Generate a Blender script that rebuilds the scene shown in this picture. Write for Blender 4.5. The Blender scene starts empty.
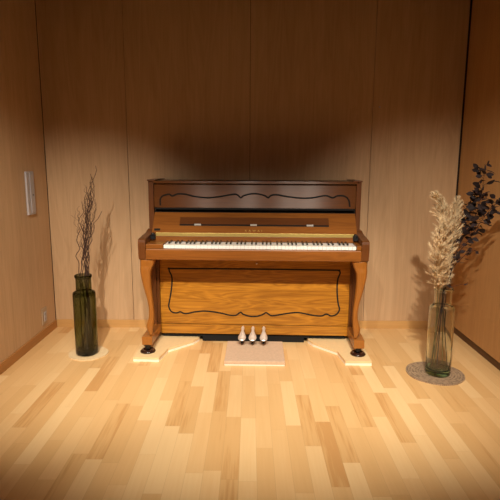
import bpy, bmesh, math, random
from mathutils import Vector, Matrix
random.seed(7)
PI = math.pi
scene = bpy.context.scene
C = scene.collection

# ------------------------------------------------------------------ camera
CAM_H = 1.26; PITCH = math.radians(9.9); FPX = 490.0; ROLL = math.radians(0.25)
cam_d = bpy.data.cameras.new('camera'); cam_d.sensor_width = 36; cam_d.sensor_height = 36
cam_d.lens = 36 * FPX / 500; cam_d.clip_start = .05
cam = bpy.data.objects.new('camera', cam_d); C.objects.link(cam)
cam.matrix_world = Matrix.Translation((0, 0, CAM_H)) @ Matrix.Rotation(PI/2 - PITCH, 4, 'X') @ Matrix.Rotation(ROLL, 4, 'Z')
scene.camera = cam

# ------------------------------------------------------------------ world, lights, exposure
world = bpy.data.worlds.new('world'); scene.world = world; world.use_nodes = True
world.node_tree.nodes['Background'].inputs[0].default_value = (.8, .85, 1, 1)
world.node_tree.nodes['Background'].inputs[1].default_value = .02
scene.view_settings.view_transform = 'Standard'; scene.view_settings.look = 'None'
scene.view_settings.exposure = 0.0; scene.view_settings.gamma = 1; scene.view_settings.use_curve_mapping = False
WARM = (1, .90, .75)
def spot(loc, aim, power, cone, blend=1.0, size=.014, col=WARM):
    d = bpy.data.lights.new('spotlight', 'SPOT'); d.energy = power; d.color = col
    d.spot_size = math.radians(cone); d.spot_blend = blend; d.shadow_soft_size = size
    o = bpy.data.objects.new('spotlight', d); C.objects.link(o); o.location = loc
    o.rotation_euler = (Vector(aim) - Vector(loc)).to_track_quat('-Z', 'Y').to_euler()
# a ceiling track of six spotlights above and in front of the piano
spot((-.72, .80, 2.33), (-1.30, 3.45, .0), 285, 53)
spot((-.47, .80, 2.33), (-.50, 2.90, .0), 80, 50)
spot((-.21, .80, 2.33), (-.10, 2.85, .0), 165, 57)
spot((.29, .80, 2.33), (.20, 2.85, .0), 165, 57)
spot((.47, .80, 2.33), (.55, 2.90, .0), 80, 50)
spot((.55, .80, 2.33), (1.42, 3.35, .0), 230, 58)
# dim cool fill light added under the ceiling, without a fixture
ad = bpy.data.lights.new('fill_light', 'AREA'); ad.energy = 1.0; ad.color = (.85, .88, 1); ad.size = 1.2
ao = bpy.data.objects.new('fill_light', ad); C.objects.link(ao); ao.location = (0, .9, 2.38)

# ------------------------------------------------------------------ pixel -> place helper (photo frame 500x500)
def z_at(v, y):
    b = (v-250)/FPX
    return CAM_H + y*(-math.sin(PITCH)-b*math.cos(PITCH))/(math.cos(PITCH)-b*math.sin(PITCH))
def x_at(u, v, y):
    b = (v-250)/FPX
    return (u-250)/FPX*y/(math.cos(PITCH)-b*math.sin(PITCH))
def at(u, v, y):
    du, dv = u-250, v-250                       # undo the camera's roll
    c, s = math.cos(ROLL), math.sin(ROLL)
    u2, v2 = 250+du*c+dv*s, 250-du*s+dv*c
    return Vector((x_at(u2, v2, y), y, z_at(v2, y)))

# ------------------------------------------------------------------ materials
def lin(c):
    return tuple(((x/255)/12.92 if x/255 <= .04045 else ((x/255+.055)/1.055)**2.4) for x in c) + (1,)
class NT:
    def __init__(s, name):
        s.m = bpy.data.materials.new(name); s.m.use_nodes = True; s.t = s.m.node_tree
        s.b = s.t.nodes['Principled BSDF']
    def n(s, typ, **kw):
        nd = s.t.nodes.new(typ)
        for k, v in kw.items():
            if k in nd.inputs.keys() if isinstance(k, str) else False: nd.inputs[k].default_value = v
            else: setattr(nd, k, v)
        return nd
    def l(s, a, b): s.t.links.new(a, b)
    def math(s, op, a, b=None, c=None):
        nd = s.t.nodes.new('ShaderNodeMath'); nd.operation = op
        for i, q in enumerate((a, b, c)):
            if q is None: continue
            if isinstance(q, (int, float)): nd.inputs[i].default_value = q
            else: s.l(q, nd.inputs[i])
        return nd.outputs[0]
    def ramp(s, fac, stops):
        nd = s.t.nodes.new('ShaderNodeValToRGB'); e = nd.color_ramp.elements
        while len(e) < len(stops): e.new(.5)
        for q, (p, c) in zip(e, stops): q.position = p; q.color = c
        s.l(fac, nd.inputs[0]); return nd.outputs[0]
def plain(name, rgb, rough=.5, metal=0, bump=0, bscale=200, coat=0, var=.06):
    k = NT(name); c = lin(rgb)
    no = k.n('ShaderNodeTexNoise'); no.inputs['Scale'].default_value = bscale*.2
    tc = k.n('ShaderNodeTexCoord'); k.l(tc.outputs['Object'], no.inputs['Vector'])
    k.l(k.ramp(no.outputs[0], [(.3, tuple(x*(1-var) for x in c[:3])+(1,)), (.7, tuple(min(1, x*(1+var)) for x in c[:3])+(1,))]), k.b.inputs['Base Color'])
    k.b.inputs['Roughness'].default_value = rough; k.b.inputs['Metallic'].default_value = metal
    k.b.inputs['Coat Weight'].default_value = coat
    if bump:
        n2 = k.n('ShaderNodeTexNoise'); n2.inputs['Scale'].default_value = bscale
        k.l(tc.outputs['Object'], n2.inputs['Vector'])
        bp = k.n('ShaderNodeBump'); bp.inputs['Strength'].default_value = bump; bp.inputs['Distance'].default_value = .003
        k.l(n2.outputs[0], bp.inputs['Height']); k.l(bp.outputs[0], k.b.inputs['Normal'])
    return k.m
def wood(name, dark, light, axis, rough=.4, coat=0, scale=1., contrast=1., cathedral=.5, aniso=0, spec=.5):
    """long grain along axis 0/1/2 (object space)"""
    k = NT(name)
    tc = k.n('ShaderNodeTexCoord'); mp = k.n('ShaderNodeMapping')
    sc = [9*scale]*3; sc[axis] = .9*scale; mp.inputs['Scale'].default_value = sc
    k.l(tc.outputs['Object'], mp.inputs[0])
    n1 = k.n('ShaderNodeTexNoise'); n1.inputs['Scale'].default_value = 1.1; n1.inputs['Detail'].default_value = 3; n1.inputs['Distortion'].default_value = .6
    k.l(mp.outputs[0], n1.inputs['Vector'])
    # growth rings: folded broad noise gives cathedral shapes
    rings = k.math('FRACT', k.math('MULTIPLY', n1.outputs[0], 9.0))
    tri = k.math('ABSOLUTE', k.math('SUBTRACT', rings, .5))
    m2 = k.n('ShaderNodeMapping'); s2 = [150*scale]*3; s2[axis] = 3.5*scale; m2.inputs['Scale'].default_value = s2
    k.l(tc.outputs['Object'], m2.inputs[0])
    n2 = k.n('ShaderNodeTexNoise'); n2.inputs['Scale'].default_value = 1; n2.inputs['Detail'].default_value = 4
    k.l(m2.outputs[0], n2.inputs['Vector'])
    m3 = k.n('ShaderNodeMapping'); s3 = [14*scale]*3; s3[axis] = .5*scale; m3.inputs['Scale'].default_value = s3
    k.l(tc.outputs['Object'], m3.inputs[0])
    n3 = k.n('ShaderNodeTexNoise'); n3.inputs['Scale'].default_value = 1; n3.inputs['Detail'].default_value = 2
    k.l(m3.outputs[0], n3.inputs['Vector'])
    f = k.math('ADD', k.math('MULTIPLY', tri, cathedral), k.math('MULTIPLY', n2.outputs[0], .5))
    f = k.math('ADD', f, k.math('MULTIPLY', n3.outputs[0], .5))
    f = k.math('ADD', k.math('MULTIPLY', k.math('SUBTRACT', f, .5+cathedral*.25), contrast), .5)
    k.l(k.ramp(f, [(.2, lin(dark)), (.8, lin(light))]), k.b.inputs['Base Color'])
    k.b.inputs['Roughness'].default_value = rough; k.b.inputs['Coat Weight'].default_value = coat
    k.b.inputs['Coat Roughness'].default_value = .12; k.b.inputs['Specular IOR Level'].default_value = spec
    if aniso:
        k.b.inputs['Anisotropic'].default_value = aniso
        tg = k.n('ShaderNodeTangent'); tg.direction_type = 'RADIAL'; tg.axis = 'Z'; k.l(tg.outputs[0], k.b.inputs['Tangent']); k.b.inputs['Anisotropic Rotation'].default_value = .25
    bp = k.n('ShaderNodeBump'); bp.inputs['Strength'].default_value = .06; bp.inputs['Distance'].default_value = .002
    k.l(n2.outputs[0], bp.inputs['Height']); k.l(bp.outputs[0], k.b.inputs['Normal'])
    return k.m
def floor_mat():
    k = NT('parquet strips'); tc = k.n('ShaderNodeTexCoord'); sp = k.n('ShaderNodeSeparateXYZ'); k.l(tc.outputs['Object'], sp.inputs[0])
    Wd, Ln = .074, .50
    xr = k.math('DIVIDE', k.math('ADD', sp.outputs[0], 5.0), Wd); row = k.math('FLOOR', xr)
    wn = k.n('ShaderNodeTexWhiteNoise'); wn.noise_dimensions = '1D'; k.l(row, wn.inputs['W'])
    yr = k.math('ADD', k.math('DIVIDE', k.math('ADD', sp.outputs[1], 5.0), Ln), k.math('MULTIPLY', wn.outputs[0], 7.0))
    col = k.math('FLOOR', yr)
    cb = k.n('ShaderNodeCombineXYZ'); k.l(row, cb.inputs[0]); k.l(col, cb.inputs[1])
    w2 = k.n('ShaderNodeTexWhiteNoise'); w2.noise_dimensions = '3D'; k.l(cb.outputs[0], w2.inputs['Vector'])
    # grain, shifted per strip
    vm = k.n('ShaderNodeVectorMath'); vm.operation = 'MULTIPLY'; k.l(tc.outputs['Object'], vm.inputs[0]); vm.inputs[1].default_value = (90, 4, 1)
    va = k.n('ShaderNodeVectorMath'); va.operation = 'ADD'; k.l(vm.outputs[0], va.inputs[0])
    sc = k.n('ShaderNodeVectorMath'); sc.operation = 'SCALE'; k.l(cb.outputs[0], sc.inputs[0]); sc.inputs['Scale'].default_value = 13.7; k.l(sc.outputs[0], va.inputs[1])
    n = k.n('ShaderNodeTexNoise'); n.inputs['Scale'].default_value = 1; n.inputs['Detail'].default_value = 4; k.l(va.outputs[0], n.inputs['Vector'])
    v2 = k.n('ShaderNodeVectorMath'); v2.operation = 'MULTIPLY'; k.l(va.outputs[0], v2.inputs[0]); v2.inputs[1].default_value = (.22, .5, 1)
    nb = k.n('ShaderNodeTexNoise'); nb.inputs['Scale'].default_value = 1; nb.inputs['Detail'].default_value = 2; k.l(v2.outputs[0], nb.inputs['Vector'])
    f = k.math('ADD', w2.outputs[0], k.math('MULTIPLY', k.math('SUBTRACT', n.outputs[0], .5), .35))
    f = k.math('ADD', f, k.math('MULTIPLY', k.math('SUBTRACT', nb.outputs[0], .5), .35))
    c = k.ramp(f, [(0, lin((206, 156, 98))), (.09, lin((220, 176, 118))), (.55, lin((229, 187, 130))), (1, lin((238, 202, 148)))])
    fx = k.math('ABSOLUTE', k.math('SUBTRACT', k.math('FRACT', xr), .5)); fy = k.math('ABSOLUTE', k.math('SUBTRACT', k.math('FRACT', yr), .5))
    gap = k.math('MAXIMUM', k.math('GREATER_THAN', fx, .488), k.math('GREATER_THAN', fy, .4985))
    mx = k.n('ShaderNodeMix'); mx.data_type = 'RGBA'; k.l(k.math('MULTIPLY', gap, .22), mx.inputs['Factor'])
    k.l(c, mx.inputs['A']); mx.inputs['B'].default_value = lin((150, 95, 50)); k.l(mx.outputs['Result'], k.b.inputs['Base Color'])
    k.b.inputs['Roughness'].default_value = .42; k.b.inputs['Specular IOR Level'].default_value = .4
    return k.m
def glass(name, rgb, dens, tint=None, rough=.02):
    k = NT(name); k.b.inputs['Base Color'].default_value = lin(tint or (255, 255, 255))
    k.b.inputs['Transmission Weight'].default_value = 1; k.b.inputs['Roughness'].default_value = rough; k.b.inputs['IOR'].default_value = 1.5
    va = k.n('ShaderNodeVolumeAbsorption'); va.inputs['Color'].default_value = lin(rgb); va.inputs['Density'].default_value = dens
    k.l(va.outputs[0], k.t.nodes['Material Output'].inputs['Volume'])
    return k.m
def woven(name, a, b, rings=190):
    k = NT(name); tc = k.n('ShaderNodeTexCoord'); sp = k.n('ShaderNodeSeparateXYZ'); k.l(tc.outputs['Object'], sp.inputs[0])
    r = k.math('SQRT', k.math('ADD', k.math('MULTIPLY', sp.outputs[0], sp.outputs[0]), k.math('MULTIPLY', sp.outputs[1], sp.outputs[1])))
    w = k.math('ABSOLUTE', k.math('SINE', k.math('MULTIPLY', r, rings*1.3)))
    an = k.math('ARCTAN2', sp.outputs[1], sp.outputs[0])
    w2 = k.math('ABSOLUTE', k.math('SINE', k.math('ADD', k.math('MULTIPLY', an, 45), k.math('MULTIPLY', r, 260))))
    n = k.n('ShaderNodeTexNoise'); n.inputs['Scale'].default_value = 75; k.l(tc.outputs['Object'], n.inputs['Vector'])
    f = k.math('ADD', k.math('MULTIPLY', w, .22), k.math('ADD', k.math('MULTIPLY', w2, .3), k.math('MULTIPLY', n.outputs[0], .9)))
    k.l(k.ramp(f, [(.5, lin(a)), (.95, lin(b))]), k.b.inputs['Base Color']); k.b.inputs['Roughness'].default_value = .9
    bp = k.n('ShaderNodeBump'); bp.inputs['Strength'].default_value = .5; bp.inputs['Distance'].default_value = .003
    k.l(f, bp.inputs['Height']); k.l(bp.outputs[0], k.b.inputs['Normal'])
    return k.m

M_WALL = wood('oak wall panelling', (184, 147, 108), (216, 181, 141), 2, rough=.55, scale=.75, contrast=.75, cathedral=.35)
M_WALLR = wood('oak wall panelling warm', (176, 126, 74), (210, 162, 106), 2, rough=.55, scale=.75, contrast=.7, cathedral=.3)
M_GROOVE = plain('dark groove backing', (48, 32, 22), .9)
M_FLOOR = floor_mat()
M_CEIL = plain('grey ceiling paint', (120, 116, 110), .9)
M_BASE = wood('oak skirting', (190, 142, 84), (214, 170, 108), 0, rough=.5, contrast=.6, cathedral=.2)
M_BASEL = wood('oak skirting side', (160, 106, 54), (190, 136, 76), 1, rough=.5, contrast=.6, cathedral=.2)
M_BASED = wood('shade darkened skirting', (78, 48, 26), (100, 64, 36), 1, rough=.5, contrast=.6, cathedral=.2)  # skirting darkened to paint the shade under the wall panel's overhang
M_PIANO = wood('satin walnut lacquer', (112, 63, 20), (150, 90, 34), 0, rough=.32, scale=1.1, contrast=.8, cathedral=.5, spec=.5)
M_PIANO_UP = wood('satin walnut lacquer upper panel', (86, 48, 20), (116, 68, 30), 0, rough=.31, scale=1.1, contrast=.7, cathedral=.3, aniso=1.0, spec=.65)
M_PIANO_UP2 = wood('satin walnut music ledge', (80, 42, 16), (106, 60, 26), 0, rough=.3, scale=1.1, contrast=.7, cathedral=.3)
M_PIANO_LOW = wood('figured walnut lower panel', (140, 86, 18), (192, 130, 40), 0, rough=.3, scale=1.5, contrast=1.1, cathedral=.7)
M_PIANO_V = wood('walnut upright grain', (132, 78, 26), (172, 108, 42), 2, rough=.33, scale=1.4, contrast=.8, cathedral=.3)
M_PIANO_SIDE = wood('walnut side grain', (86, 47, 19), (116, 67, 29), 2, rough=.35, scale=1.2, contrast=.8, cathedral=.4)
M_BLACK = plain('black groove paint', (10, 7, 6), .85)
M_UNDER = plain('black back and under shade', (8, 7, 7), .9)
M_IVORY = plain('ivory white key', (250, 246, 240), .25, var=.02)
M_EBONY = plain('ebony black key', (16, 14, 14), .25)
M_BRASS = plain('polished brass', (212, 184, 108), .42, .75, var=.05)
M_CHROME = plain('polished chrome', (225, 222, 216), .18, 1, var=.03)
M_PEDAL = plain('nickel pedal', (240, 236, 228), .28, .6, var=.02)
M_RUBBER = plain('black caster rubber', (20, 17, 16), .4)
M_CUP = plain('dark brown caster cup', (48, 26, 18), .2, coat=.5)
M_BOARD = plain('pale maple board', (236, 206, 156), .45, var=.03)
M_BOARD_E = plain('white board edge', (250, 240, 222), .5, var=.02)
M_PAD = plain('beige felt pad', (212, 182, 154), .9, bump=.2, bscale=400)
M_PLATE = plain('white plastic', (186, 180, 182), .4, var=.02)  # white dulled to paint the weaker light high on the wall
M_PLATE2 = plain('warm grey plate', (178, 154, 126), .4, var=.02)
M_GREEN = glass('dark olive glass', (172, 184, 110), 250)
M_CLEAR = glass('pale green glass', (175, 222, 196), 18)
M_MATC = woven('cream woven mat', (222, 190, 142), (240, 214, 170))
M_MATG = woven('grey woven mat', (88, 68, 50), (178, 150, 120), 150)
M_TWIG = plain('dark curly twig bark', (66, 40, 28), .8, bump=.3)
M_PAMPAS = plain('cream pampas fluff', (232, 208, 168), .85, var=.15, bscale=60)
M_STEM = plain('olive dry stem', (120, 112, 66), .7)
M_LEAF = plain('dark purple grey leaf', (40, 25, 25), .8, var=.35, bscale=100)
M_LSTEM = plain('dark brown leaf stem', (62, 36, 26), .7)

# ------------------------------------------------------------------ mesh helpers
def box(bm, x0, x1, y0, y1, z0, z1, bev=0, mi=0):
    vs = [bm.verts.new((x, y, z)) for x in (x0, x1) for y in (y0, y1) for z in (z0, z1)]
    fs = [bm.faces.new([vs[i] for i in q]) for q in ((0,1,3,2), (4,6,7,5), (0,4,5,1), (2,3,7,6), (0,2,6,4), (1,5,7,3))]
    for f in fs: f.material_index = mi
    if bev:
        es = {e for f in fs for e in f.edges}
        bmesh.ops.bevel(bm, geom=list(es), offset=bev, segments=2, affect='EDGES', profile=.6)
def prism(bm, pts, a0, a1, axis='x', mi=0):
    """extrude a polygon: axis x -> pts are (y,z); y -> (x,z); z -> (x,y)"""
    f3 = {'x': lambda p, a: (a, p[0], p[1]), 'y': lambda p, a: (p[0], a, p[1]), 'z': lambda p, a: (p[0], p[1], a)}[axis]
    A = [bm.verts.new(f3(p, a0)) for p in pts]; B = [bm.verts.new(f3(p, a1)) for p in pts]
    n = len(pts); fs = [bm.faces.new(A), bm.faces.new(B[::-1])]
    for i in range(n): fs.append(bm.faces.new((A[i], B[i], B[(i+1) % n], A[(i+1) % n])))
    for f in fs: f.material_index = mi
def lathe(bm, prof, cx=0, cy=0, n=40, closed=False):
    rings = []
    for r, z in prof:
        if r < 1e-6: rings.append([bm.verts.new((cx, cy, z))])
        else: rings.append([bm.verts.new((cx+r*math.cos(2*PI*i/n), cy+r*math.sin(2*PI*i/n), z)) for i in range(n)])
    prs = list(zip(rings, rings[1:])) + ([(rings[-1], rings[0])] if closed else [])
    for a, b in prs:
        for i in range(n):
            j = (i+1) % n
            if len(a) == 1 and len(b) == 1: continue
            if len(a) == 1: bm.faces.new((a[0], b[i], b[j]))
            elif len(b) == 1: bm.faces.new((a[i], a[j], b[0]))
            else: bm.faces.new((a[i], a[j], b[j], b[i]))
def tube(bm, pts, rad, n=6, cap=True):
    pts = [Vector(p) for p in pts]; rings = []
    up = Vector((0.13, 1, .07)).normalized()
    for i, p in enumerate(pts):
        t = (pts[min(i+1, len(pts)-1)] - pts[max(i-1, 0)]).normalized()
        if abs(t.dot(up)) > .95: up = Vector((1, 0, .1)).normalized()
        a = t.cross(up).normalized(); b = t.cross(a)
        r = rad[i] if isinstance(rad, (list, tuple)) else rad
        rings.append([bm.verts.new(p + (a*math.cos(2*PI*k/n) + b*math.sin(2*PI*k/n))*r) for k in range(n)])
    for a, b in zip(rings, rings[1:]):
        for k in range(n): bm.faces.new((a[k], a[(k+1) % n], b[(k+1) % n], b[k]))
    if cap:
        bm.faces.new(rings[0][::-1]); bm.faces.new(rings[-1])
def obj(name, bm, mats, parent=None, smooth=False, loc=(0, 0, 0)):
    bmesh.ops.recalc_face_normals(bm, faces=bm.faces[:])
    me = bpy.data.meshes.new(name); bm.to_mesh(me); bm.free()
    for m in (mats if isinstance(mats, (list, tuple)) else [mats]): me.materials.append(m)
    if smooth:
        for p in me.polygons: p.use_smooth = True
    o = bpy.data.objects.new(name, me); C.objects.link(o); o.location = loc
    if parent: o.parent = parent
    return o
def B(): return bmesh.new()
def empty(name, loc=(0, 0, 0), rz=0):
    o = bpy.data.objects.new(name, None); C.objects.link(o); o.location = loc; o.rotation_euler = (0, 0, rz); o.empty_display_size = .1
    return o
def tag(o, label, cat, group=None):
    o['label'] = label; o['category'] = cat
    if group: o['group'] = group
    return o
def struct(o): o['kind'] = 'structure'; return o
def spline(pts, sub=6):
    P = [Vector(p) for p in pts]; out = []
    for i in range(len(P)-1):
        p0 = P[max(i-1, 0)]; p1 = P[i]; p2 = P[i+1]; p3 = P[min(i+2, len(P)-1)]
        for k in range(sub):
            t = k/sub
            out.append(.5*((2*p1) + (p2-p0)*t + (2*p0-5*p1+4*p2-p3)*t*t + (3*p1-p0-3*p2+p3)*t**3))
    return out + [P[-1]]

# ------------------------------------------------------------------ room
XL, XR, YB, YF, ZC = -1.515, 1.548, 3.68, -1.6, 2.42
bm = B(); box(bm, XL-.1, XR+.1, YF-.1, YB+.1, -.05, 0); struct(obj('floor', bm, M_FLOOR))
bm = B(); box(bm, XL-.1, XR+.1, YF-.1, YB+.1, ZC, ZC+.05); struct(obj('ceiling', bm, M_CEIL))
def panel_wall(name, axis, pos, cuts, out, mat, z0=0, gap=.0028, ends=(.003, .003)):
    """boards with narrow shadow gaps; out = +1/-1 the side away from the room"""
    bm = B()
    for a, b in zip(cuts, cuts[1:]):
        ga = gap/2 if a != cuts[0] else ends[0]; gb = gap/2 if b != cuts[-1] else ends[1]
        p0, p1 = sorted((pos, pos+out*.018))
        if axis == 'x': box(bm, a+ga, b-gb, p0, p1, z0, ZC, .0012)
        else: box(bm, p0, p1, a+ga, b-gb, z0, ZC, .0012)
    q0, q1 = sorted((pos+out*.0185, pos+out*.1))
    if axis == 'x': box(bm, cuts[0]-.1, cuts[-1]+.1, q0, q1, 0, ZC, mi=1)
    else: box(bm, q0, q1, cuts[0]-.1, cuts[-1]+.1, 0, ZC, mi=1)
    return struct(obj(name, bm, [mat, M_GROOVE]))
panel_wall('wall_back', 'x', YB, [XL, -.905, -.004, .886, XR], 1, M_WALL, ends=(.003, .012))
panel_wall('wall_left', 'y', XL, [YF, -.2, .7, 1.6, 2.5, YB], -1, M_WALL)
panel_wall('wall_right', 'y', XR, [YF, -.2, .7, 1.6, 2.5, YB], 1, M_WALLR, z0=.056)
panel_wall('wall_front', 'x', YF, [XL, -.6, .3, 1.1, XR], -1, M_GROOVE)
bm = B(); box(bm, XL+.01, XR, YB-.008, YB, 0, .062, .001); struct(obj('baseboard_back', bm, M_BASE))
bm = B(); box(bm, XL, XL+.010, YF, YB-.0085, 0, .062, .001); struct(obj('baseboard_left', bm, M_BASEL))
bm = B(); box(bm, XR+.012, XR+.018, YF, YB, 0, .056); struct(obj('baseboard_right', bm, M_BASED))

# wall fittings
t = tag(empty('wall_control_panel', (XL, 3.375, 1.06)), 'tall narrow white panel fixed high on the left wall', 'wall panel')
bm = B(); box(bm, .0005, .014, -.056, .056, -.147, .147, .003); obj('backplate', bm, M_PLATE, t)
bm = B(); box(bm, .014, .018, -.012, .048, -.135, .135, .002); obj('front_cover', bm, M_PLATE, t)
bm = B(); box(bm, .018, .0195, .014, .022, -.018, -.008); obj('indicator', bm, M_BLACK, t)
t = tag(empty('wall_socket', (XL, 3.47, .155)), 'small power socket low on the left wall just above the skirting', 'socket')
bm = B(); box(bm, .0005, .007, -.04, .04, -.062, .062, .002); obj('cover_plate', bm, M_PLATE2, t)
bm = B(); box(bm, .007, .011, -.017, .023, -.038, .032, .002); s = obj('socket_insert', bm, M_PLATE, t); s['label'] = 'white insert with slots'
bm = B()
for k, (yy, zz) in enumerate(((-.003, -.02), (.007, -.02), (-.003, .014), (.007, .014))):
    bm = bm if k == 0 else B(); box(bm, .011, .0115, yy-.001, yy+.001, zz-.005, zz+.005); obj('slot', bm, M_BLACK, s)
p = at(379.6, 107, YB)
bm = B(); lathe(bm, [(0, 0), (.006, 0), (.006, .002), (.003, .004), (0, .005)], n=16)
o = obj('screw_cap', bm, M_PLATE, smooth=True, loc=(p.x, YB, p.z)); o.rotation_euler = (PI/2, 0, 0)
tag(o, 'tiny pale screw cap on the back wall, high to the right of the piano', 'screw cap')

# ------------------------------------------------------------------ piano
YAW = math.radians(-2.0); PV = Vector((.026, 3.36, 0)); SHIFT = Vector((0, -.008, 0))
piano = tag(empty('upright_piano', PV + SHIFT, YAW), 'brown walnut upright piano with curved front legs against the back wall', 'piano')
def part(name, bm, m, parent=None, smooth=False):
    """meshes are written in room coordinates, unrotated; shift them to the piano's base"""
    off = PV if parent is None else Vector()
    bmesh.ops.translate(bm, verts=bm.verts[:], vec=-PV)
    return obj(name, bm, m, parent or piano, smooth)
X0, X1 = -.704, .760           # outer sides
YBK = 3.625
ZT = 1.146
# side panels with arms
arm_prof = [(3.45, .657), (3.45, .822), (3.330, .822), (3.312, .812), (3.285, .806), (3.25, .802), (3.17, .796), (3.10, .791), (3.072, .788),
        (3.062, .781), (3.060, .773), (3.060, .745), (3.066, .690), (3.068, .657)]
for sg, (a, b) in ((1, (X0, X0+.046)), (-1, (X1-.046, X1))):
    c0, c1 = (a+.010, b) if sg > 0 else (a, b-.014)
    bm = B(); box(bm, c0, c1, 3.335, YBK, .062, ZT, .002); part('side_panel', bm, M_PIANO_SIDE)
    bm = B(); prism(bm, arm_prof, a-.0006, b+.0006, 'x')
    bmesh.ops.bevel(bm, geom=[e for e in bm.edges], offset=.003, segments=2, affect='EDGES')
    part('arm', bm, M_PIANO_SIDE)
# corner caps on top
for a, b in ((X0+.007, X0+.064), (X1-.068, X1-.011)):
    bm = B(); box(bm, a, b, 3.32, YBK+.003, ZT+.0005, ZT+.011, .002); part('corner_cap', bm, M_PIANO_SIDE)
XI0, XI1 = X0+.046, X1-.046
# lid
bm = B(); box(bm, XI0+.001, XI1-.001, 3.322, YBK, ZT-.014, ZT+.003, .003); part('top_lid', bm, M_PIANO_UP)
bm = B(); box(bm, XI0+.001, XI1-.001, 3.337, YBK, ZT-.020, ZT-.0145); part('lid_shadow_gap', bm, M_BLACK)
# upper front panel
YU = 3.345
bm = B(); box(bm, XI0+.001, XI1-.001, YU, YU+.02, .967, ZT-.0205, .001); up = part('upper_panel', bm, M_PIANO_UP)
def groove(pix, y, r, flat=.35, sub=5):
    bm = B(); pts = spline([at(u, v, y) for u, v in pix], sub)
    tube(bm, pts, r, 6)
    for v in bm.verts: v.co.y = y + (v.co.y-y)*flat
    return bm
up_pix = [(160, 205.5), (160, 199), (163.3, 195.6), (169, 194.4), (172, 196.2), (177, 194.2), (184.6, 194.2), (195, 196.6), (208, 197.8), (221, 196.4), (234, 194.2), (238, 195.2), (240.8, 197.6), (244, 195.6), (250, 194), (254.5, 193.6),
          (259, 194), (265, 195.6), (268.2, 197.6), (271, 195.4), (276, 194.6), (287, 196.4), (300, 197.9), (312, 197.6), (325, 195.4), (332, 197.6), (337, 195.6), (344, 196), (348, 200), (349, 206.5)]
part('inlay_line', groove(up_pix, YU-.0005, .0055, .25), M_BLACK, up)
# black strip stands in for the ledge's shadow, dark recess behind it
bm = B(); box(bm, XI0+.008, XI1-.008, 3.335, YU+.04, .955, .966, .002); part('ledge_shadow_strip', bm, M_BLACK)
bm = B(); box(bm, XI0+.001, XI1-.001, 3.37, 3.40, .74, .9665); part('inner_back', bm, M_BLACK)
# slanted fallboard: cross-section in (y,z)
FA, FB = Vector((3.352, .934)), Vector((3.246, .808))         # top-back to bottom-front
nrm = Vector((-(FA.y-FB.y), (FA.x-FB.x))).normalized(); nrm = Vector((nrm.x, nrm.y)) if nrm.x < 0 else -nrm
def slab(t0, t1, x0, x1, h0, h1):
    a = FA.lerp(FB, t0); b = FA.lerp(FB, t1); bm = B()
    prism(bm, [tuple(a+nrm*h0), tuple(b+nrm*h0), tuple(b+nrm*h1), tuple(a+nrm*h1)], x0, x1, 'x'); return bm
fall = part('fallboard', slab(0, 1, XI0+.002, XI1-.002, -.016, 0), M_PIANO)
a = at(180, 222, 3.3).x; b = at(328.5, 222, 3.3).x
desk = part('music_ledge', slab(.26, .60, a, b, .0002, .006), M_PIANO_UP2)
part('hinge_gap', slab(.60, .66, a, b, .0002, .0012), M_BLACK, desk)
for u in (198, 254, 310):
    c = at(u, 225.7, 3.28).x; h = part('hinge', slab(.595, .675, c-.022, c+.022, .0062, .009), M_PEDAL, desk); h['label'] = 'chrome hinge'
c = at(157.5, 230, 3.27).x
part('lid_bumper', slab(.82, .91, c-.02, c+.02, .0002, .004), M_BLACK, fall)
c = at(350.8, 230, 3.27).x
# maker's name in gilt letters on the fallboard
tx = bpy.data.curves.new('maker_name', 'FONT'); tx.body = 'KAWAI'; tx.size = .021; tx.extrude = .0004; tx.align_x = 'CENTER'; tx.space_character = 2.1
to = bpy.data.objects.new('tmp', tx); C.objects.link(to)
me = bpy.data.meshes.new_from_object(to.evaluated_get(bpy.context.evaluated_depsgraph_get())); bpy.data.objects.remove(to)
nm = bpy.data.objects.new('maker_name', me); me.materials.clear(); me.materials.append(M_BRASS); C.objects.link(nm); nm.parent = piano
q = FA.lerp(FB, .925) + nrm*.0008
nm.location = (at(254, 230, 3.27).x - PV.x, q.x - PV.y, q.y); nm['label'] = 'gilt maker name'
nm.rotation_euler = (math.atan2(FA.y-FB.y, FA.x-FB.x), 0, 0)
# brass hinge strip under the fallboard
bm = B(); box(bm, at(156, 235, 3.24).x, XI1-.010, 3.238, 3.245, .786, .808, .001)
strip = part('brass_strip', bm, M_BRASS); strip['label'] = 'long brass hinge strip'
bm = B(); box(bm, XI0+.002, XI1-.002, 3.246, 3.262, .752, .807); part('key_cover_rail', bm, M_PIANO)
bm = B(); box(bm, XI0+.002, XI1-.002, 3.232, 3.2455, .752, .7855, .001); part('name_rail', bm, M_PIANO)
# lid knobs at the ends
for c in (XI0+.016, XI1-.016):
    bm = B(); lathe(bm, [(0, 0), (.012, 0), (.013, .01), (.010, .02), (0, .024)], n=20)
    for v in bm.verts: v.co = Vector((c+v.co.x, 3.225-v.co.z, .800+v.co.y))
    k = part('fallboard_pivot', bm, M_RUBBER, smooth=True)
    bm = B(); box(bm, c-.015, c+.015, 3.205, 3.26, .768, .797, .002); part('pivot_block', bm, M_BLACK)
# key bed, slip, blocks
bm = B(); box(bm, XI0+.0005, XI1-.0005, 3.10, 3.36, .659, .715); part('key_bed', bm, M_PIANO)
bm = B(); box(bm, XI0+.0005, XI1-.0005, 3.064, 3.098, .657, .727, .006); part('key_slip', bm, M_PIANO)
KX0, KX1 = at(164.8, 246, 3.09).x, at(356.6, 247, 3.09).x
bm = B(); box(bm, XI0+.001, KX0-.002, 3.075, 3.231, .728, .756, .002); part('key_block', bm, M_PIANO)
bm = B(); box(bm, KX1+.002, XI1-.001, 3.075, 3.231, .728, .756, .002); part('key_block', bm, M_PIANO)
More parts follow.
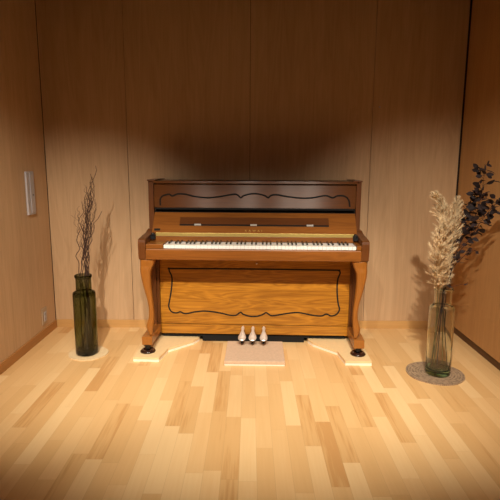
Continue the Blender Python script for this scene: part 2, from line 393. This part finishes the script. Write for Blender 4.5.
# keys
wk = (KX1-KX0)/52; KF = 3.082; KB = 3.231; KZ = .7495
notes = 'ABCDEFG'
bm = B(); g = .0011
box(bm, g/2, wk-g/2, KF, KB, .7285, KZ, .0009); bmesh.ops.translate(bm, verts=bm.verts[:], vec=(0, 0, 0))
wproto = obj('white_key', bm, M_IVORY, piano)
bm = B(); box(bm, -.0055, .0055, KF+.052, KB, KZ+.0003, KZ+.0118, .0018)
bproto = obj('black_key', bm, M_EBONY, piano)
for i in range(52):
    k = wproto if i == 0 else wproto.copy()
    if i: C.objects.link(k)
    k.parent = piano; k.location = (KX0+i*wk-PV.x, -PV.y, 0)
first = True
for i in range(51):
    if notes[i % 7] in 'ACDFG':
        k = bproto if first else bproto.copy()
        if not first: C.objects.link(k)
        first = False; k.parent = piano; k.location = (KX0+(i+1)*wk-PV.x + {'C': -.002, 'D': .002, 'F': -.002, 'A': .002}.get(notes[i % 7], 0), -PV.y, 0)
# lower case
YL = 3.365
zt, zb = .656, .062
SX0, SX1 = at(160, 300, YL).x, at(348.3, 300, YL).x
bm = B(); box(bm, XI0+.0005, SX0, 3.345, 3.375, zb, zt, .002); part('stile', bm, M_PIANO_SIDE)  # stiles use the darker walnut to paint the recess's shade
bm = B(); box(bm, SX1, XI1-.0005, 3.345, 3.375, zb, zt, .002); part('stile', bm, M_PIANO_SIDE)
zr = at(250, 324.6, YL).z
bm = B(); box(bm, SX0+.001, SX1-.001, YL, YL+.02, zr+.003, zt, .0015); low = part('lower_panel', bm, M_PIANO_LOW)
low_pix = [(253, 268.8), (175, 268.8), (169.4, 268.8), (169, 271.5), (171.6, 278), (171, 290), (169.2, 301), (168.4, 307), (171, 312), (176, 313.4), (180, 312.2), (183, 313.6), (186.5, 314), (195, 312.2), (206, 311.3), (220, 313), (229, 315), (235.6, 315.2), (238.5, 313.4), (240.8, 312.2), (243.5, 314.2), (250, 316), (257, 316)]
r_pix = [(253, 268.8), (332, 269.4), (337.5, 269.6), (339.4, 272), (337, 279), (336.4, 290), (337.4, 302), (338.8, 308), (336, 313), (330.6, 314.8), (325.8, 313), (321, 314.9), (312.4, 314.4), (298, 311.8), (286, 313), (272.5, 315.2), (269, 314), (266, 312.2), (262.5, 314.2), (257, 316)]
bm = groove(low_pix, YL-.0005, .0055, .25)
part('inlay_line', bm, M_BLACK, low)
part('inlay_line', groove(r_pix, YL-.0005, .0055, .25), M_BLACK, low)
bm = B(); lathe(bm, [(0, 0), (.006, 0), (.007, .006), (0, .010)], n=16)
c = at(256.7, 263.2, 3.36)
for v in bm.verts: v.co = Vector((c.x+v.co.x, YL-v.co.z, c.z+v.co.y))
part('panel_catch', bm, M_CHROME, smooth=True)
bm = B(); box(bm, SX0+.001, SX1-.001, YL-.006, YL+.02, zb, zr, .002); rail = part('bottom_rail', bm, M_PIANO_LOW)
bm = B(); box(bm, XI0+.001, XI1-.001, YL+.03, YBK-.004, .07, ZT-.03); part('back_frame', bm, M_UNDER)
bm = B(); box(bm, XI0+.03, XI1-.03, YL+.012, YL+.03, .036, .0695); box(bm, -.34, .39, YL+.012, YL+.03, .002, .0358); part('under_shade_strip', bm, M_UNDER)  # black strips painting the darkness in the gap under the piano
# legs
def leg(sgn):
    cx = X0 if sgn < 0 else X1
    outl = [(261, 0.0, .100), (266, 0.0, .088), (272, .000, .070), (280, .006, .066), (288, .016, .066), (296, .028, .069), (304, .040, .073), (312, .046, .077), (318, .044, .077), (323, .036, .076), (328, .026, .072), (332, .034, .068), (337, .046, .064)]
    # v, outer inset, inner inset (from the outer side)
    bm = B(); rings = []
    zz0 = None
    ks = []
    for v, a, b in outl: ks.append((z_at(v, 3.09), a, b))
    ks[0] = (.6565, ks[0][1], ks[0][2])
    sp = spline([(k[0], k[1], k[2]) for k in ks], 3)
    for k in sp:
        z, a, b = k; hw = (b-a)/2; c = (a+b)/2
        # depth: knee forward at the top, waist back, toe forward
        yc = 3.112 + (c-.05)*.30; hy = max(.018, hw*.95) if z < .6 else max(.03, hw*.75)
        ring = []
        for i in range(16):
            t = 2*PI*i/16; ct, st = math.cos(t), math.sin(t)
            px = math.copysign(abs(ct)**.6, ct)*hw; py = math.copysign(abs(st)**.6, st)*hy
            ring.append(bm.verts.new((cx - sgn*c + px, yc+py, z)))
        rings.append(ring)
    for r0, r1 in zip(rings, rings[1:]):
        for i in range(16): bm.faces.new((r0[i], r0[(i+1) % 16], r1[(i+1) % 16], r1[i]))
    bm.faces.new(rings[0]); bm.faces.new(rings[-1][::-1])
    l = part('leg', bm, M_PIANO_V, smooth=True)
    x0, x1 = sorted((cx - sgn*.002, cx - sgn*.070))
    ztop, zbot = ks[-1][0]+.001, .080
    bm = B(); box(bm, x0, x1, 3.068, 3.344, zbot, ztop-.002, .003)
    part('foot_block', bm, M_PIANO_V)
    # caster
    ccx, ccy = (x0+x1)/2, 3.100 if sgn > 0 else 3.086
    bm = B(); lathe(bm, [(0, .0795), (.024, .0795), (.024, .072), (.019, .067), (.019, .060), (0, .060)], ccx, ccy, 20)
    w = part('caster', bm, M_RUBBER, smooth=False)
    bm = B(); lathe(bm, [(0, -.013), (.012, -.013), (.0155, -.009), (.0155, .009), (.012, .013), (0, .013)], 0, 0, 24)
    for v in bm.verts: v.co = Vector((ccx + v.co.z, ccy + v.co.x, .0550 + v.co.y))
    part('caster_wheel', bm, M_RUBBER, w, smooth=True)
    return ccx, ccy
cl = leg(-1); cr = leg(1)
# pedals
for u in (242.8, 253.2, 264.2):
    px = at(u, 335, 3.24).x; bm = B()
    path = [(3.385, .118, .008, .006), (3.350, .118, .009, .007), (3.325, .119, .013, .010), (3.312, .115, .011, .008), (3.295, .108, .010, .006), (3.272, .100, .017, .007), (3.245, .092, .025, .008), (3.218, .087, .028, .007), (3.196, .083, .024, .006), (3.182, .080, .013, .004)]
    rings = []
    for y, z, hw, hh in path:
        rings.append([bm.verts.new((px+math.cos(2*PI*i/14)*hw, y, z+math.sin(2*PI*i/14)*hh)) for i in range(14)])
    for r0, r1 in zip(rings, rings[1:]):
        for i in range(14): bm.faces.new((r0[i], r0[(i+1) % 14], r1[(i+1) % 14], r1[i]))
    bm.faces.new(rings[0]); bm.faces.new(rings[-1][::-1])
    pd = part('pedal', bm, M_PEDAL, smooth=True)
    bm = B(); box(bm, px-.008, px+.008, 3.20, 3.39, .050, .074, .002); part('pedal_bracket', bm, M_BLACK, pd)

# boards under the feet, caster cups, pedal mat  (they share the piano's slight turn)
def on_piano(x, y, z=0):
    v = Matrix.Rotation(YAW, 3, 'Z') @ (Vector((x, y, z)) - PV); return v + PV + SHIFT
def board(mir, label):
    cxm = .026
    pts = [(-.740, 2.985), (-.573, 2.982), (-.545, 3.150), (-.395, 3.305), (-.365, 3.372), (-.365, 3.60), (-.73, 3.60)]
    # coordinates relative to the board's own middle
    if mir: pts = [(2*cxm - x, y) for x, y in pts][::-1]
    bm = B()
    c = Vector((sum(p[0] for p in pts)/7, sum(p[1] for p in pts)/7))
    q = [(p[0]-c.x, p[1]-c.y) for p in pts]
    prism(bm, q, 0, .0145, 'z', 1); prism(bm, q, .0165, .0295, 'z', 0)
    prism(bm, [(a*.985, b*.985) for a, b in q], .0144, .0166, 'z', 2)
    w = on_piano(c.x, c.y); o = obj('floor_protector_board', bm, [M_BOARD, M_BOARD_E, M_BASE], loc=(w.x, w.y, 0)); o.rotation_euler.z = YAW
    tag(o, label, 'board')
board(False, 'pale angled board on the floor under the left foot of the piano')
board(True, 'pale angled board on the floor under the right foot of the piano')
for (cx, cy), lab in ((cl, 'left'), (cr, 'right')):
    bm = B(); lathe(bm, [(0, 0), (.050, 0), (.051, .006), (.046, .012), (.038, .018), (.032, .019), (.027, .013), (.022, .0095), (0, .009)], 0, 0, 36)
    w = on_piano(cx, cy); o = obj('caster_cup', bm, M_CUP, smooth=True, loc=(w.x, w.y, .0298))
    tag(o, 'round dark brown caster cup under the %s front foot of the piano' % lab, 'caster cup')
bm = B(); box(bm, -.193, .193, -.180, .180, 0, .012, .002, mi=1); box(bm, -.193, .193, -.180, .180, .0125, .032, .003)
o = obj('pedal_mat', bm, [M_PAD, M_BOARD_E], loc=(.035, 3.116, 0)); o.rotation_euler.z = YAW*.5
tag(o, 'beige square pad on the floor beneath the piano pedals', 'mat')

# ------------------------------------------------------------------ vases
def bottle(name, loc, mat, label, wall=.006, base=.02):
    R = .0735
    outer = [(0, 0), (R-.010, 0), (R-.002, .004), (R, .014), (R, .20), (R, .402), (R-.001, .416), (R-.005, .425), (R-.013, .430), (.053, .433), (.0505, .438), (.050, .460), (.050, .512), (.0515, .518), (.0555, .523), (.0560, .533), (.0535, .538), (.050, .5385)]
    inner = [(.046, .535), (.0445, .526), (.0445, .442), (.049, .428), (R-.018, .420), (R-wall-.004, .410), (R-wall, .39), (R-wall, .20), (R-wall, base+.02), (R-wall-.006, base+.006), (R-.03, base+.001), (.03, base+.006), (0, base+.009)]
    bm = B(); lathe(bm, outer+inner, n=48)
    return tag(obj(name, bm, mat, smooth=True, loc=loc), label, 'vase')
LV = Vector((-1.090, 3.125, .0)); RV = Vector((1.150, 2.825, .0))
def disc_mat(name, loc, r, m, th, label, wob, squash=1.):
    bm = B(); n = 72; ph = [random.uniform(0, 6.28) for _ in range(4)]
    pts = []
    for i in range(n):
        a = 2*PI*i/n; rr = r*(1+wob*(math.sin(2*a+ph[0])+.5*math.sin(5*a+ph[1])+.25*math.sin(9*a+ph[2])))
        pts.append((rr*math.cos(a), rr*math.sin(a)*squash))
    prism(bm, pts, 0, th, 'z')
    return tag(obj(name, bm, m, loc=loc), label, 'mat')
disc_mat('round_mat', (-1.085, 3.130, 0), .128, M_MATC, .007, 'round cream mat under the dark green vase', .02)
disc_mat('round_mat', (1.138, 2.835, 0), .170, M_MATG, .007, 'round grey woven mat under the clear green vase', .012)
bottle('glass_vase', (LV.x, LV.y, .0073), M_GREEN, 'dark olive green glass bottle vase left of the piano, holding curly twigs')
bottle('glass_vase', (RV.x, RV.y, .0073), M_CLEAR, 'pale clear green glass bottle vase right of the piano, holding pampas grass', base=.028)

# curly twigs in the left vase
def twig(k):
    """one wavy branch with a few side shoots, written relative to the vase's base"""
    bm = B(); rnd = random.Random(100+k)
    a0 = rnd.uniform(0, 2*PI); br = rnd.uniform(.02, .055)
    base = Vector((math.cos(a0)*br, math.sin(a0)*br, .035))
    neck = Vector((rnd.uniform(-.036, .032), rnd.uniform(-.03, .03), .53))
    tops = [(.055, 1.27), (.045, 1.20), (.03, 1.17), (.06, 1.13), (.01, 1.10), (.05, 1.06), (-.01, 1.05), (.035, 1.22), (.02, .99), (.06, .98), (-.02, .93), (.0, 1.14)]
    tp = tops[k % 12]; top = Vector((tp[0]*1.15+.048+rnd.uniform(-.008, .008), rnd.uniform(-.06, .05), tp[1]-.03))
    bow = rnd.uniform(-.025, .03) if k % 3 else rnd.uniform(-.05, -.01)
    pts = []; N = 46; f1, f2 = rnd.uniform(5, 8), rnd.uniform(10, 15); p1, p2, p3 = [rnd.uniform(0, 6.28) for _ in range(3)]
    for i in range(N):
        t = i/(N-1)
        if t < .42: q = base.lerp(neck, t/.42); amp = .002 + .004*t
        else:
            s = (t-.42)/.58; q = neck.lerp(top, s) + Vector((bow*math.sin(PI*min(1, s*1.15)), 0, 0)); amp = .0085*min(1, s*4)
        q += Vector((math.sin(f1*2*PI*t*.9+p1)*amp + math.sin(f2*2*PI*t+p2)*amp*.4, math.sin(f1*2*PI*t+p3)*amp, 0))
        pts.append(q)
    tube(bm, pts, [.0030*(1-.7*i/N)+.0006 for i in range(N)], 5)
    for j in range(6):
        i0 = rnd.randint(24, 41); q = pts[i0].copy(); d = Vector((rnd.uniform(-.26, .26), rnd.uniform(-.3, .3), 1)).normalized()
        L = rnd.uniform(.08, .18)*(1 - .3*(i0-24)/17); sp = [q + d*L*s + Vector((math.sin(s*13+j)*.007*min(1, s*3), math.cos(s*11+j)*.006, 0)) for s in [x/10 for x in range(11)]]
        sp[0] = q
        tube(bm, sp, [.0013*(1-.6*x/10) for x in range(11)], 4)
    o = obj('curly_twig', bm, M_TWIG, loc=(LV.x, LV.y, .0073))
    return tag(o, 'tallest bare curly twig in the dark green vase, rising above the others' if k == 0 else 'bare dark curly twig, one of the shorter ones standing in the dark olive green vase', 'twig', 'curly twigs in the green vase')
for k in range(12): twig(k)

# pampas plumes in the right vase
RB = Vector((RV.x, RV.y, .0073))
def plume(pix, ys, wid, label, seed, nsp=150, stem_to=None):
    rnd = random.Random(seed)
    pts = [at(u, v, y) - RB for (u, v), y in zip(pix, ys)]
    curve = spline(pts, 10)
    root = empty('pampas_plume', RB)
    tag(root, label, 'pampas grass', None)
    bm = B(); foot = Vector((rnd.uniform(-.045, .045), rnd.uniform(-.04, .04), .04))
    tube(bm, [foot, foot.lerp(curve[0], .5), curve[0], curve[len(curve)//3]], [.003, .003, .0028, .0012], 6)
    obj('stem', bm, M_STEM, root)
    bm = B(); m = len(curve)-1
    for q in range(nsp):
        t = (q+rnd.random())/nsp*.97; f = t*m; i = min(int(f), m-1); p = curve[i].lerp(curve[i+1], f-i); tan = (curve[i+1]-curve[i]).normalized()
        w = wid*(.22+.74*math.sin(PI*min(1, .2+t*.8)))*rnd.uniform(.45, 1.1)
        a = rnd.uniform(0, 2*PI); out = Vector((math.cos(a), math.sin(a), 0))
        L = rnd.uniform(.07, .12)*(1-.35*t); K = 11; node = []
        for k in range(K):
            u = k/(K-1); node.append(p + tan*L*u*(1-.25*u) + out*w*(1-(1-u)**1.7) - Vector((0, 0, .012*u*u)))
        for k in range(K):
            d0 = (node[min(k+1, K-1)]-node[max(k-1, 0)]).normalized()
            for h in range(9):
                v3 = Vector((rnd.gauss(0, 1), rnd.gauss(0, 1), rnd.gauss(0, 1))).normalized()
                d = (d0 + v3*.5).normalized(); hl = rnd.uniform(.014, .028)
                sd = d.cross(v3).normalized()*rnd.uniform(.0005, .0009)
                c0 = node[k]; v = [bm.verts.new(c) for c in (c0-sd, c0+sd, c0+d*hl)]
                bm.faces.new(v)
    o = obj('fluffy_head', bm, M_PAMPAS, root); o['kind'] = 'stuff'
plume([(441, 290), (444, 262), (446, 235), (443, 212), (438, 197)], [2.82, 2.80, 2.78, 2.78, 2.78], .066, 'tallest cream pampas plume, its tip bending left', 1)
plume([(443, 290), (448, 262), (452, 235), (455, 217), (457, 204)], [2.84, 2.84, 2.84, 2.84, 2.84], .052, 'cream pampas plume leaning right beside the dark leaves', 2)
plume([(438, 291), (438, 275), (439, 258), (441, 240), (444, 224)], [2.80, 2.74, 2.71, 2.70, 2.70], .066, 'short cream pampas plume in front, just above the vase neck', 3)

# dark leafy branches
def leaf(bm, p, d, n, L, W):
    d = d.normalized(); s = d.cross(n).normalized(); n2 = s.cross(d).normalized()
    rows = []
    for t, w, c in ((0, .12, 0), (.25, .85, .02), (.5, 1, .05), (.75, .75, .03), (1, .12, -.05)):
        rows.append([bm.verts.new(p + d*L*t + s*W*w*k + n2*(L*c - abs(k)*-.12*W)) for k in (-.5, 0, .5)])
    for a, b in zip(rows, rows[1:]):
        for i in (0, 1): bm.faces.new((a[i], a[i+1], b[i+1], b[i]))
def sprig(pix, ys, label, seed, start=.25, n=26, L=.042, W=.030, extra=()):
    rnd = random.Random(seed); pts = [at(u, v, y)-RB for (u, v), y in zip(pix, ys)]
    c = spline(pts, 8); root = tag(empty('dark_leaf_branch', RB), label, 'branch', None)
    bm = B(); foot = Vector((rnd.uniform(-.045, .045), rnd.uniform(-.04, .04), .045))
    full = [foot, foot.lerp(c[0], .5)] + c
    tube(bm, full, [.0026*(1-.65*i/len(full)) for i in range(len(full))], 5)
    bl = B(); m = len(c)-1
    for j in range(n):
        t = start + (1-start)*(j+rnd.random()*.7)/n; f = min(t, .999)*m; i = int(f); p = c[i].lerp(c[min(i+1, m)], f-i); tan = (c[min(i+1, m)]-c[i]).normalized()
        a = rnd.uniform(0, 2*PI); out = (Vector((math.cos(a), math.sin(a), 0)) + tan*rnd.uniform(-.2, .9)).normalized()
        q = p + out*rnd.uniform(.006, .040)
        tube(bm, [p, p.lerp(q, .5)+Vector((0, 0, .003)), q], .0008, 4)
        nn = Vector((rnd.uniform(-1, 1), rnd.uniform(-1, .2), rnd.uniform(-.5, 1)))
        leaf(bl, q, out + Vector((0, 0, rnd.uniform(-.5, .3))), nn, L*rnd.uniform(.7, 1.2), W*rnd.uniform(.7, 1.15))
    for (u, v), (du, dv) in extra:
        y = ys[-1]; p = at(u, v, y)-RB; q = at(u+du, v+dv, y)-RB
        leaf(bl, p, q-p, Vector((0, -.6, 1)), (q-p).length, .012)
    obj('stem', bm, M_LSTEM, root); obj('leaves', bl, M_LEAF, root)
sprig([(443, 290), (452, 262), (464, 236), (476, 214), (482, 192), (485, 166)], [2.83, 2.84, 2.85, 2.85, 2.85, 2.84], 'tallest dark leafy branch, reaching highest beside the right wall', 11, .2, 84, extra=[((484, 171), (-10, 0)), ((486, 170), (10, 4)), ((485, 172), (0, -8)), ((492, 181), (10, 2))])
sprig([(443, 290), (448, 268), (456, 242), (462, 222), (468, 205), (476, 194)], [2.85, 2.87, 2.89, 2.90, 2.90, 2.90], 'dark leafy branch rising behind the right edge of the pampas plumes', 12, .3, 76)
sprig([(445, 290), (456, 258), (470, 238), (482, 220), (492, 208), (499, 200)], [2.82, 2.81, 2.80, 2.79, 2.78, 2.78], 'dark leafy branch bending furthest to the right', 13, .4, 60)
sprig([(444, 290), (453, 268), (462, 258), (470, 251), (475, 251)], [2.81, 2.79, 2.77, 2.76, 2.76], 'short dark leafy branch low beside the pampas plumes', 14, .35, 16, L=.026, W=.022)
sprig([(442, 292), (447, 289), (452, 287), (458, 285)], [2.80, 2.77, 2.75, 2.75], 'tiny reddish dark sprig at the neck of the clear green vase', 15, .3, 4, L=.024, W=.010)
